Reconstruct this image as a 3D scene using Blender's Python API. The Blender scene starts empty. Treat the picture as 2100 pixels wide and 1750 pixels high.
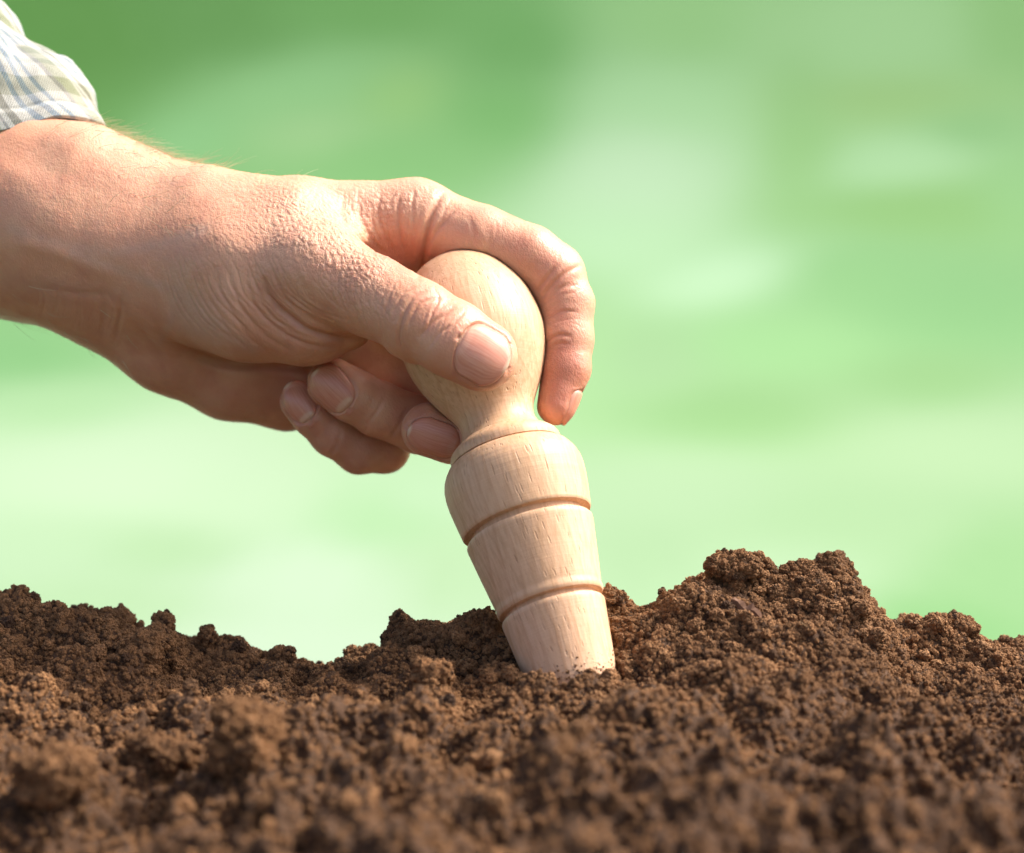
import bpy, bmesh, math, random
import numpy as np
from mathutils import Vector, Matrix
random.seed(7); rng = np.random.default_rng(11)
sc = bpy.context.scene
COL = sc.collection

# ---------------------------------------------------------------- camera, world, sun, exposure
S = 0.00016                 # metres per modelling unit (0.16 mm)
D = 0.75 / S                # camera distance in units
PITCH = math.radians(6.0)
OFF = Vector((0, 0, 0.14))
ROT = Matrix.Rotation(math.radians(90) - PITCH, 4, 'X')
R3 = np.array(ROT.to_3x3())
OFFN = np.array(OFF)
def W(p):                   # local units (x right, y up, z to the viewer) -> world metres
    return (np.asarray(p, float) * S) @ R3.T + OFFN
def P(u, v, d):             # place a point measured in the photograph at its depth
    k = 1 - d / D
    return np.array([(u - 1050) * k, (875 - v) * k, d], float)

cam_d = bpy.data.cameras.new('camera'); cam = bpy.data.objects.new('camera', cam_d); COL.objects.link(cam)
cam.matrix_world = Matrix.Translation(OFF) @ ROT @ Matrix.Translation((0, 0, 0.75))
cam_d.sensor_width = 36; cam_d.lens = 36 * 0.75 / 0.336
cam_d.clip_start = 0.01; cam_d.clip_end = 200
cam_d.dof.use_dof = True; cam_d.dof.focus_distance = 0.708; cam_d.dof.aperture_fstop = 7.4
sc.camera = cam

SUN = Vector((0.66, 0.14, 0.74)).normalized()
el = math.asin(SUN.z); az = math.atan2(SUN.x, SUN.y)
world = bpy.data.worlds.new("World"); sc.world = world; world.use_nodes = True
wn = world.node_tree.nodes; wl = world.node_tree.links; wn.clear()
wo = wn.new('ShaderNodeOutputWorld'); wb = wn.new('ShaderNodeBackground'); ws = wn.new('ShaderNodeTexSky')
ws.sky_type = 'NISHITA'; ws.sun_disc = False; ws.sun_elevation = el; ws.sun_rotation = az
ws.air_density = 0.6; ws.dust_density = 5.0; ws.ozone_density = 0.0
wb.inputs['Strength'].default_value = 0.15
wl.new(ws.outputs[0], wb.inputs[0]); wl.new(wb.outputs[0], wo.inputs[0])
sun_d = bpy.data.lights.new('sun', 'SUN'); sun = bpy.data.objects.new('sun', sun_d); COL.objects.link(sun)
sun_d.energy = 2.7; sun_d.angle = math.radians(3.0); sun_d.color = (1.0, 0.965, 0.92)
sun.rotation_euler = SUN.to_track_quat('Z', 'Y').to_euler(); sun.location = (1, -0.5, 2)
sc.view_settings.view_transform = 'Standard'; sc.view_settings.look = 'None'
sc.view_settings.gamma = 1.0; sc.view_settings.use_curve_mapping = False
sc.view_settings.exposure = 1.30
sc.render.engine = 'CYCLES'
sc.cycles.use_denoising = True
sc.cycles.max_bounces = 8; sc.cycles.diffuse_bounces = 4

# ---------------------------------------------------------------- helpers
def tag(o, label=None, cat=None, kind=None, group=None):
    if label: o['label'] = label
    if cat: o['category'] = cat
    if kind: o['kind'] = kind
    if group: o['group'] = group
    return o
def empty(name, loc, label, cat):
    o = bpy.data.objects.new(name, None); COL.objects.link(o); o.location = loc; o.empty_display_size = 0.02
    tag(o, label, cat); return o
def link_child(o, parent):
    o.parent = parent
    bpy.context.view_layer.update()
    o.matrix_parent_inverse = parent.matrix_world.inverted()
def mesh_obj(name, verts, faces, mat, parent=None, smooth=True, attrs=None):
    """verts in world metres; faces (n,3|4) array or list"""
    me = bpy.data.meshes.new(name)
    verts = np.asarray(verts, np.float32)
    if isinstance(faces, np.ndarray):
        n, k = faces.shape
        me.vertices.add(len(verts)); me.vertices.foreach_set('co', verts.ravel())
        me.loops.add(n * k); me.loops.foreach_set('vertex_index', faces.astype(np.int32).ravel())
        me.polygons.add(n); me.polygons.foreach_set('loop_start', np.arange(0, n * k, k, dtype=np.int32))
        me.update(calc_edges=True)
    else:
        me.from_pydata(verts.tolist(), [], faces)
    me.validate()
    if smooth: me.polygons.foreach_set('use_smooth', np.ones(len(me.polygons), bool))
    for k, a in (attrs or {}).items():
        a = np.asarray(a, np.float32)
        if a.ndim == 1:
            at = me.attributes.new(k, 'FLOAT', 'POINT'); at.data.foreach_set('value', a)
        else:
            at = me.attributes.new(k, 'FLOAT_COLOR', 'POINT')
            at.data.foreach_set('color', np.hstack([a, np.ones((len(a), 1), np.float32)]).ravel())
    if mat: me.materials.append(mat)
    o = bpy.data.objects.new(name, me); COL.objects.link(o)
    if parent: link_child(o, parent)
    return o

TAB = rng.random((64, 64, 64)).astype(np.float32)
def vnoise(p, seed=0):
    """value noise -1..1 at (n,3)"""
    p = np.asarray(p, np.float32) + seed * 17.31
    i = np.floor(p).astype(np.int64); f = (p - i).astype(np.float32)
    f = f * f * (3 - 2 * f)
    x0, y0, z0 = (i & 63).T; x1, y1, z1 = ((i + 1) & 63).T
    fx, fy, fz = f.T
    c = lambda a, b, d: TAB[a, b, d]
    a = c(x0, y0, z0) * (1 - fx) + c(x1, y0, z0) * fx
    b = c(x0, y1, z0) * (1 - fx) + c(x1, y1, z0) * fx
    g = c(x0, y0, z1) * (1 - fx) + c(x1, y0, z1) * fx
    h = c(x0, y1, z1) * (1 - fx) + c(x1, y1, z1) * fx
    return ((a * (1 - fy) + b * fy) * (1 - fz) + (g * (1 - fy) + h * fy) * fz) * 2 - 1
def fbm(p, octv=4, seed=0, gain=0.5):
    s = 0; a = 1; t = 0
    for k in range(octv):
        s = s + a * vnoise(p * (2.03 ** k), seed + k); t += a; a *= gain
    return s / t
def billow(p, octv=3, seed=0):
    s = 0; a = 1; t = 0
    for k in range(octv):
        s = s + a * (1 - 2 * np.abs(vnoise(p * (2.1 ** k), seed + k))); t += a; a *= 0.5
    return s / t
def worley(p, seed=0):
    """F1, F2 for (n,3), cell size 1"""
    p = np.asarray(p, np.float32); i = np.floor(p).astype(np.int64)
    f1 = np.full(len(p), 9, np.float32); f2 = f1.copy()
    for dx in (-1, 0, 1):
        for dy in (-1, 0, 1):
            for dz in (-1, 0, 1):
                c = i + (dx, dy, dz)
                a, b, e = (c[:, 0] + seed) & 63, (c[:, 1] + seed * 3) & 63, (c[:, 2] + seed * 7) & 63
                q = c + np.stack([TAB[a, b, e], TAB[b, e, a], TAB[e, a, b]], 1)
                d = np.sqrt(((p - q) ** 2).sum(1)).astype(np.float32)
                f2 = np.minimum(f2, np.maximum(f1, d)); f1 = np.minimum(f1, d)
    return f1, f2
def sstep(a, b, x):
    t = np.clip((x - a) / (b - a), 0, 1); return t * t * (3 - 2 * t)
def unit(v):
    v = np.asarray(v, float); return v / np.linalg.norm(v)

# ---------------------------------------------------------------- materials
def new_mat(name):
    m = bpy.data.materials.new(name); m.use_nodes = True
    nt = m.node_tree; nt.nodes.clear()
    out = nt.nodes.new('ShaderNodeOutputMaterial'); b = nt.nodes.new('ShaderNodeBsdfPrincipled')
    nt.links.new(b.outputs[0], out.inputs[0])
    return m, nt, b
class NT:
    def __init__(s, nt): s.nt = nt
    def node(s, t, **kw):
        n = s.nt.nodes.new(t)
        for k, v in kw.items():
            if k == 'inp':
                for a, b in v.items():
                    if hasattr(b, 'is_output') or isinstance(b, bpy.types.NodeSocket): s.nt.links.new(b, n.inputs[a])
                    else: n.inputs[a].default_value = b
            else: setattr(n, k, v)
        return n
    def noise(s, vec, scale, detail=4, rough=0.5, out=0):
        return s.node('ShaderNodeTexNoise', inp={'Vector': vec, 'Scale': scale, 'Detail': detail, 'Roughness': rough}).outputs[out]
    def ramp(s, fac, stops):
        n = s.node('ShaderNodeValToRGB', inp={0: fac}); cr = n.color_ramp
        while len(cr.elements) < len(stops): cr.elements.new(0.5)
        for e, (p, c) in zip(cr.elements, stops): e.position = p; e.color = (*c, 1) if len(c) == 3 else c
        return n.outputs[0]
    def mix(s, fac, a, b, mode='MIX'):
        n = s.node('ShaderNodeMix', data_type='RGBA', blend_type=mode)
        for i, v in ((0, fac), (6, a), (7, b)):
            if isinstance(v, bpy.types.NodeSocket): s.nt.links.new(v, n.inputs[i])
            else: n.inputs[i].default_value = v if i == 0 else (*v, 1)
        return n.outputs[2]
    def math(s, op, a, b=0.0, c=0.0, clamp=False):
        n = s.node('ShaderNodeMath', operation=op, use_clamp=clamp)
        for i, v in enumerate((a, b, c)):
            if isinstance(v, bpy.types.NodeSocket): s.nt.links.new(v, n.inputs[i])
            else: n.inputs[i].default_value = v
        return n.outputs[0]
    def bump(s, h, strength, dist, normal=None):
        n = s.node('ShaderNodeBump', inp={'Height': h, 'Strength': strength, 'Distance': dist})
        if normal is not None: s.nt.links.new(normal, n.inputs['Normal'])
        return n.outputs[0]
    def mapping(s, vec, scale=(1, 1, 1), rot=(0, 0, 0), loc=(0, 0, 0)):
        return s.node('ShaderNodeMapping', inp={0: vec, 'Scale': scale, 'Rotation': rot, 'Location': loc}).outputs[0]
    def attr(s, name, out='Fac'):
        return s.node('ShaderNodeAttribute', attribute_name=name).outputs[out]
    def obj(s): return s.node('ShaderNodeTexCoord').outputs['Object']

def mat_skin():
    m, nt, b = new_mat('skin'); N = NT(nt); o = N.obj()
    red = N.attr('red'); vein = N.attr('vein')
    n1 = N.noise(o, 28, 4, .55); n2 = N.noise(o, 140, 4, .6); n3 = N.noise(o, 900, 3, .6)
    base = N.mix(N.ramp(n1, [(.35, (0, 0, 0)), (.65, (1, 1, 1))]), (0.585, 0.28, 0.165), (0.64, 0.35, 0.22))
    base = N.mix(N.ramp(n2, [(.40, (0, 0, 0)), (.72, (.45, .45, .45))]), base, (0.55, 0.26, 0.165))
    base = N.mix(N.math('MULTIPLY', red, 0.65), base, (0.44, 0.14, 0.09))
    base = N.mix(N.math('MULTIPLY', vein, 0.25), base, (0.40, 0.33, 0.29))
    base = N.mix(N.ramp(n3, [(.55, (0, 0, 0)), (.8, (.25, .25, .25))]), base, (0.40, 0.19, 0.11))
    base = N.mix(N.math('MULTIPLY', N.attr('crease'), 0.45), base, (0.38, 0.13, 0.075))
    nt.links.new(base, b.inputs['Base Color'])
    b.inputs['Roughness'].default_value = 0.42
    nt.links.new(N.math('MULTIPLY_ADD', n2, 0.22, 0.29), b.inputs['Roughness'])
    b.inputs['Specular IOR Level'].default_value = 0.42
    b.inputs['Subsurface Weight'].default_value = 0.35
    b.inputs['Subsurface Radius'].default_value = (1.0, 0.32, 0.16)
    b.inputs['Subsurface Scale'].default_value = 0.0024
    dv = N.node('ShaderNodeVectorMath', operation='MULTIPLY_ADD', inp={0: N.noise(o, 500, 2, .5, out=1), 1: (0.0010,) * 3, 2: o}).outputs[0]
    v1 = N.node('ShaderNodeTexVoronoi', feature='DISTANCE_TO_EDGE', inp={'Vector': N.mapping(dv, (1.25, 1, .72)), 'Scale': 1150}).outputs[0]
    v2 = N.node('ShaderNodeTexVoronoi', feature='F1', inp={'Vector': dv, 'Scale': 2600}).outputs[0]
    h = N.math('ADD', N.math('MULTIPLY', N.math('MINIMUM', v1, 0.22), 2.2), N.math('MULTIPLY', v2, -0.25))
    h = N.math('ADD', h, N.math('MULTIPLY', n3, 0.5))
    st = N.math('MULTIPLY_ADD', N.attr('rough'), 0.6, 0.35)
    bm = N.bump(h, 0.5, 0.00024)
    nt.links.new(st, bm.node.inputs['Strength'])
    nt.links.new(bm, b.inputs['Normal'])
    return m
def mat_nail():
    m, nt, b = new_mat('nail'); N = NT(nt); o = N.obj()
    l = N.attr('lunula'); a = N.attr('across')
    w = N.node('ShaderNodeCombineXYZ', inp={0: a, 1: N.math('MULTIPLY', N.attr('along'), 0.08), 2: 0.0}).outputs[0]
    rid = N.noise(w, 17, 3, .6)
    base = N.mix(N.ramp(rid, [(.40, (0, 0, 0)), (.62, (1, 1, 1))]), (0.54, 0.195, 0.115), (0.65, 0.31, 0.21))
    base = N.mix(N.math('MULTIPLY', N.noise(o, 250, 3), .35), base, (0.52, 0.24, 0.18))
    base = N.mix(l, base, (0.68, 0.49, 0.34))
    nt.links.new(base, b.inputs['Base Color'])
    b.inputs['Roughness'].default_value = 0.34
    b.inputs['Specular IOR Level'].default_value = 0.55
    b.inputs['Subsurface Weight'].default_value = 0.25
    b.inputs['Subsurface Radius'].default_value = (1.0, 0.4, 0.25); b.inputs['Subsurface Scale'].default_value = 0.0015
    nt.links.new(N.bump(rid, 0.5, 0.00012), b.inputs['Normal'])
    return m
def mat_wood():
    m, nt, b = new_mat('beech_wood'); N = NT(nt); o = N.obj()   # object z runs down the axis of the tool, x/y across
    wob = N.node('ShaderNodeVectorMath', operation='MULTIPLY_ADD', inp={0: N.noise(N.mapping(o, (1, 1, .35)), 35, 3, .5, out=1), 1: (0.010, 0.010, 0.004), 2: o}).outputs[0]
    ringv = N.mapping(wob, (1, .35, .10), rot=(0.0, 0.12, 0.5), loc=(0.03, 0.0, 0))
    rings = N.node('ShaderNodeTexWave', wave_type='RINGS', rings_direction='Z', wave_profile='SAW',
                   inp={'Vector': ringv, 'Scale': 75, 'Distortion': 2.2, 'Detail': 3, 'Detail Scale': 1.5, 'Detail Roughness': .55}).outputs[1]
    col = N.mix(N.ramp(rings, [(.0, (0, 0, 0)), (.75, (.25, .25, .25)), (1, (1, 1, 1))]), (0.64, 0.41, 0.255), (0.55, 0.325, 0.19))
    col = N.mix(N.ramp(N.noise(N.mapping(o, (1, 1, .12)), 60, 4, .6), [(.4, (0, 0, 0)), (.7, (.6, .6, .6))]), col, (0.54, 0.32, 0.17))
    fl = N.noise(N.mapping(o, (1, 1, .07)), 900, 3, .55)           # fine fibres
    col = N.mix(N.ramp(fl, [(.42, (0, 0, 0)), (.75, (.6, .6, .6))]), col, (0.42, 0.23, 0.105))
    vv = N.node('ShaderNodeTexVoronoi', feature='F1', inp={'Vector': N.mapping(wob, (1, 1, .12)), 'Scale': 780, 'Randomness': 1.0}).outputs[0]
    fleck = N.ramp(vv, [(.13, (1, 1, 1)), (.24, (0, 0, 0))])      # short dark medullary flecks
    gate = N.ramp(N.noise(o, 90, 2), [(.36, (0, 0, 0)), (.52, (1, 1, 1))])
    fleck = N.math('MULTIPLY', fleck, gate)
    col = N.mix(N.math('MULTIPLY', fleck, .5), col, (0.36, 0.19, 0.09))
    sz = N.node('ShaderNodeSeparateXYZ', inp={0: o}).outputs[2]    # darker end-grain tint that also paints in shade on the knob's crown
    crown_shade = N.node('ShaderNodeMapRange', inp={'Value': sz, 'From Min': -0.030, 'From Max': -0.012, 'To Min': 0.55, 'To Max': 0.0}).outputs[0]
    col = N.mix(crown_shade, col, (0.40, 0.225, 0.115))
    nt.links.new(col, b.inputs['Base Color'])
    b.inputs['Roughness'].default_value = 0.5; b.inputs['Specular IOR Level'].default_value = 0.32
    b.inputs['Subsurface Weight'].default_value = 0.12
    b.inputs['Subsurface Radius'].default_value = (1, .6, .35); b.inputs['Subsurface Scale'].default_value = 0.001
    lathe = N.noise(N.mapping(o, (.04, .04, 1)), 1500, 2, .6)      # turning marks
    h = N.math('ADD', N.math('MULTIPLY', fl, 1.2), N.math('ADD', N.math('MULTIPLY', lathe, .7), N.math('MULTIPLY', fleck, -1.6)))
    h = N.math('ADD', h, N.math('MULTIPLY', N.noise(o, 600, 3, .6), .6))
    nt.links.new(N.bump(h, 0.55, 0.00016), b.inputs['Normal'])
    return m
def mat_soil():
    m, nt, b = new_mat('soil'); N = NT(nt)
    g = N.node('ShaderNodeNewGeometry').outputs['Position']
    rnd = N.node('ShaderNodeObjectInfo').outputs['Random']
    n1 = N.noise(g, 120, 4, .65); n2 = N.noise(g, 1500, 3, .7)
    c = N.ramp(n1, [(.34, (0.065, 0.030, 0.012)), (.50, (0.175, 0.084, 0.034)), (.72, (0.285, 0.142, 0.060))])
    c = N.mix(N.ramp(n2, [(.38, (0, 0, 0)), (.62, (1, 1, 1))]), c, (0.35, 0.18, 0.075))
    c = N.mix(N.ramp(n2, [(.30, (1, 1, 1)), (.42, (0, 0, 0))]), c, (0.055, 0.028, 0.015))
    c = N.mix(N.ramp(rnd, [(.0, (.95, .95, .95)), (.22, (0, 0, 0)), (1, (0, 0, 0))]), c, (0.035, 0.018, 0.010))
    c = N.mix(N.ramp(rnd, [(.0, (0, 0, 0)), (.88, (0, 0, 0)), (1, (.8, .8, .8))]), c, (0.34, 0.18, 0.08))
    c = N.mix(N.ramp(N.noise(g, 34, 3, .6), [(.40, (0, 0, 0)), (.62, (.4, .4, .4))]), c, (0.075, 0.036, 0.016))
    nt.links.new(c, b.inputs['Base Color'])
    b.inputs['Roughness'].default_value = 0.85; b.inputs['Specular IOR Level'].default_value = 0.25
    nt.links.new(N.bump(N.math('ADD', n2, N.noise(g, 4200, 2)), 0.9, 0.00035), b.inputs['Normal'])
    return m
def mat_plain(name, col, rough=.7, spec=.3):
    m, nt, b = new_mat(name); b.inputs['Base Color'].default_value = (*col, 1)
    b.inputs['Roughness'].default_value = rough; b.inputs['Specular IOR Level'].default_value = spec
    return m
def mat_lawn():
    m, nt, b = new_mat('lawn'); N = NT(nt); o = N.obj()
    col = N.attr('patch', 'Color')
    col = N.mix(N.math('MULTIPLY', N.noise(o, 60, 4, .6), .16), col, (0.22, 0.36, 0.17))
    nt.links.new(col, b.inputs['Base Color']); b.inputs['Roughness'].default_value = 1.0; b.inputs['Specular IOR Level'].default_value = 0.0
    return m
def mat_cloth():
    m, nt, b = new_mat('plaid_cotton'); N = NT(nt)
    a = N.attr('warp'); c = N.attr('weft')                        # metres around / along the sleeve
    def stripes(v, period, stops, off=0.0):
        f = N.math('FRACT', N.math('DIVIDE', N.math('ADD', v, off), period))
        n = N.node('ShaderNodeValToRGB', inp={0: f}); n.color_ramp.interpolation = 'CONSTANT'; cr = n.color_ramp
        while len(cr.elements) < len(stops): cr.elements.new(.5)
        for e, (p, q) in zip(cr.elements, stops): e.position = p; e.color = (*q, 1)
        return n.outputs[0]
    wh = (0.47, 0.47, 0.44); bl = (0.09, 0.18, 0.30); ol = (0.17, 0.20, 0.12); gy = (0.12, 0.12, 0.15); dk = (0.035, 0.038, 0.032)
    A = stripes(a, 0.036, [(0, wh), (.10, bl), (.16, wh), (.23, bl), (.29, wh), (.36, bl), (.41, wh), (.56, gy), (.62, ol), (.80, wh), (.84, gy), (.87, wh), (.92, dk)])
    B = stripes(c, 0.030, [(0, wh), (.30, (.24, .28, .27)), (.42, wh), (.52, (.24, .28, .27)), (.6, wh), (.78, ol)], 0.004)
    col = N.mix(.44, A, B)
    tw = N.math('SINE', N.math('MULTIPLY', N.math('ADD', a, c), 2 * math.pi / 0.00085))
    tw2 = N.math('SINE', N.math('MULTIPLY', N.math('SUBTRACT', a, c), 2 * math.pi / 0.0007))
    col = N.mix(N.math('MULTIPLY_ADD', tw, .22, .22), col, (0.30, 0.26, 0.16))
    nt.links.new(col, b.inputs['Base Color']); b.inputs['Roughness'].default_value = .9; b.inputs['Specular IOR Level'].default_value = .15
    b.inputs['Sheen Weight'].default_value = .2
    nt.links.new(N.bump(N.math('ADD', tw, tw2), .5, .00012), b.inputs['Normal'])
    return m
M_SKIN, M_NAIL, M_WOOD, M_SOIL, M_LAWN, M_CLOTH = mat_skin(), mat_nail(), mat_wood(), mat_soil(), mat_lawn(), mat_cloth()
M_HAIR = mat_plain('hair', (0.62, 0.55, 0.36), .45, .5)
M_ROOT = mat_plain('root_fibre', (0.42, 0.27, 0.13), .7)
M_CHIP = mat_plain('bark', (0.20, 0.105, 0.06), .75)

# ---------------------------------------------------------------- lawn and grassy bank behind
def build_lawn():
    nx, ny = 260, 420
    xs = np.linspace(-4, 4, nx); t = np.linspace(0, 1, ny)
    s = np.interp(t, [0, .08, .62, .82, 1], [-2.5, .2, 1.8, 3.2, 8.5])                                            # run length of the profile
    y = np.where(s < 1.6, s, 0); z = np.zeros(ny)
    for i, q in enumerate(s):
        if q <= 1.6: y[i] = q
        else:
            r = 1.2; arc = min(q - 1.6, r * math.radians(50)); th = arc / r
            y[i] = 1.6 + r * math.sin(th); z[i] = r * (1 - math.cos(th))
            rest = q - 1.6 - arc
            y[i] += rest * math.cos(th); z[i] += rest * math.sin(th)
    X, Y = np.meshgrid(xs, y); Z = np.repeat(z[:, None], nx, 1) - 0.03
    V = np.stack([X, Y, Z], -1).reshape(-1, 3)
    n = vnoise(V * 2.0) * .008
    V[:, 2] += n
    # grass patches: sampled where the photograph shows them (positions on the ground found once from here)
    L = (V - OFFN) @ R3 / S
    k = 1 / np.maximum(1 - L[:, 2] / D, .05)
    u = 1050 + L[:, 0] * k; v = 875 - L[:, 1] * k
    blobs = [  # u, v, su, sv, angle, r, g, b
        (100, 60, 330, 130, -10, 106, 164, 82), (60, 320, 240, 140, 0, 108, 168, 86), (450, 40, 260, 90, -15, 112, 170, 92),
        (760, 30, 260, 70, 0, 120, 182, 100), (620, 170, 260, 80, 12, 158, 218, 142), (380, 290, 170, 60, 20, 150, 212, 138),
        (820, 190, 110, 60, 10, 160, 214, 128), (640, 280, 160, 60, 0, 168, 218, 145), (760, 330, 260, 60, 0, 142, 204, 124),
        (1060, 90, 170, 90, -20, 122, 186, 104), (1040, 230, 160, 90, 0, 130, 196, 112), (1400, 60, 200, 90, 0, 162, 218, 138),
        (1750, 80, 300, 90, 0, 176, 228, 154), (2080, 60, 120, 90, 0, 156, 212, 130), (1350, 200, 240, 90, 0, 182, 234, 165),
        (1300, 360, 200, 120, 0, 204, 244, 190), (1270, 480, 160, 70, 0, 196, 242, 182), (1640, 260, 90, 180, 0, 160, 214, 134),
        (1800, 200, 260, 50, 0, 164, 212, 132), (1850, 330, 190, 50, 10, 184, 234, 168), (1990, 270, 130, 40, 0, 152, 208, 134),
        (1850, 430, 260, 50, 0, 154, 208, 126), (2080, 390, 80, 80, 0, 160, 216, 140), (1480, 570, 200, 50, 12, 202, 246, 190),
        (1750, 560, 200, 70, 0, 152, 210, 136), (1950, 640, 260, 80, 0, 148, 206, 134), (1620, 700, 260, 60, 0, 164, 220, 146),
        (1330, 740, 150, 80, 0, 186, 236, 170), (1500, 850, 260, 60, 0, 168, 224, 148), (1900, 780, 180, 60, 0, 170, 226, 150),
        (1950, 920, 300, 90, 0, 202, 244, 186), (1400, 1000, 260, 80, 0, 204, 246, 190), (1750, 1060, 300, 70, 0, 196, 242, 180),
        (1600, 1170, 200, 60, 0, 206, 248, 192), (1330, 1130, 130, 60, 0, 196, 240, 182), (2050, 1180, 160, 120, 0, 176, 232, 160),
        (1950, 1290, 200, 60, 0, 160, 224, 146), (40, 740, 220, 50, 0, 150, 216, 140), (120, 830, 200, 60, 0, 190, 240, 176),
        (250, 950, 300, 90, 0, 220, 254, 208), (500, 1010, 160, 70, 0, 214, 250, 202), (100, 1130, 200, 60, 0, 206, 246, 194),
        (350, 1130, 200, 50, 0, 194, 238, 180), (620, 1190, 240, 80, 0, 222, 254, 214), (780, 1070, 160, 60, 0, 192, 242, 180),
        (200, 1240, 260, 50, 0, 200, 242, 186), (900, 1160, 120, 90, 0, 200, 242, 186), (600, 1330, 260, 60, 0, 222, 254, 214),
        (900, 1020, 150, 50, 0, 206, 248, 196), (1100, 700, 300, 120, 0, 170, 220, 150), (400, 500, 300, 120, 0, 140, 200, 125)]
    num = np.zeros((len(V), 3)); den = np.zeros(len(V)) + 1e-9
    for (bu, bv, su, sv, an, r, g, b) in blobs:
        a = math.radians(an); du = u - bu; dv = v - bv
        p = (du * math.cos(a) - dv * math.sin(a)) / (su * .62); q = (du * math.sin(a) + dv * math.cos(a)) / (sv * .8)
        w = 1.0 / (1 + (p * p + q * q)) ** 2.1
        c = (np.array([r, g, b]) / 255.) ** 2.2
        c = c * (np.array([.80, .80, .74]) if bv > 720 else np.array([1.03, 1.03, .99]))   # level patches darkened to offset their stronger sun, bank patches lifted
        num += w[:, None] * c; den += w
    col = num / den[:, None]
    mean = np.array([.40, .72, .34]); inside = np.exp(-np.clip((np.abs(u - 1050) - 1250) / 900, 0, 9) ** 2 - np.clip((np.abs(v - 875) - 1000) / 800, 0, 9) ** 2)
    col = mean + (col - mean) * inside[:, None]
    cm_ = np.array([.42, .78, .38]); col = np.clip(cm_ + (col - cm_) * 1.03, .02, 1.2)
    e = LAWN_GAIN
    col = np.clip(col * e, 0, .85)
    f = (np.arange(ny - 1)[:, None] * nx + np.arange(nx - 1)).ravel()
    F = np.stack([f, f + 1, f + 1 + nx, f + nx], 1)
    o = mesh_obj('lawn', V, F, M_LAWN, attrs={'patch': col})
    tag(o, 'sunlit grassy ground rising into a bank far out of focus behind the soil', kind='structure')
LAWN_GAIN = np.array([0.385, 0.374, 0.435])
build_lawn()

# ---------------------------------------------------------------- wooden dibber
AX_B = P(1168.8, 1372, 400); AX_T = P(971.5, 702, 160)             # two points on its axis
ADIR = unit(AX_B - AX_T)
def t_of(q):
    k = 1 / (1 - q[2] / D); u = 1050 + q[0] * k; v = 875 - q[1] * k
    return u * .281 + v * .960
tt = np.linspace(-.6, 1.6, 400); qs = AX_T + (AX_B - AX_T) * tt[:, None]; ts = np.array([t_of(q) for q in qs])
LEN = np.linalg.norm(AX_B - AX_T)
def axial(t):                                                     # distance along the axis from AX_T, and local scale
    f = np.interp(t, ts, tt); q = AX_T + (AX_B - AX_T) * f
    return f * LEN, 1 - q[2] / D
PROF = {
 'handle': [(765, 0), (767, 22), (772, 42), (782, 64), (797, 86), (815, 104), (845, 124), (875, 138), (909, 146), (946, 149), (975, 145), (1000, 137.5), (1020, 129), (1045, 116), (1065, 104), (1085, 91), (1100, 82.5), (1115, 78), (1129, 78), (1141, 82), (1151, 89)],
 'collar': [(1151, 89), (1155, 95), (1160, 102.5), (1164, 108), (1168, 112.5), (1175, 116), (1183, 117), (1188, 116.5), (1190, 109)],
 'shaft_section': [(1190, 109), (1191.5, 119), (1197, 127), (1206, 134), (1218, 141), (1232, 145.5), (1248, 147), (1270, 146), (1300, 142), (1326, 138), (1333, 136.8), (1336, 134.5), (1337.5, 119)],
 'shaft_section.001': [(1337.5, 119), (1350, 121), (1351.5, 131.0), (1356, 133.8), (1362, 133.6), (1420, 124.5), (1480, 114.5), (1492, 112), (1498, 113.2), (1505, 112.6), (1509, 110), (1511, 97)],
 'shaft_section.002': [(1511, 97), (1520, 99), (1521.5, 107), (1526, 109.3), (1532, 109), (1580, 103), (1650, 94.5), (1720, 87), (1780, 80), (1800, 70), (1804, 0)]}
allp = []
for k in PROF: allp += [(axial(t)[0], r * axial(t)[1]) for t, r in PROF[k]]
PA = np.array(allp)
e1 = unit(np.cross(ADIR, (0, 0, 1))); e2 = np.cross(ADIR, e1)
def dib_sdf(p):
    rel = p - AX_T; a = rel @ ADIR; rad = np.linalg.norm(rel - a[:, None] * ADIR, axis=1)
    return (rad - np.interp(a, PA[:, 0], PA[:, 1])) * .85
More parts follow.
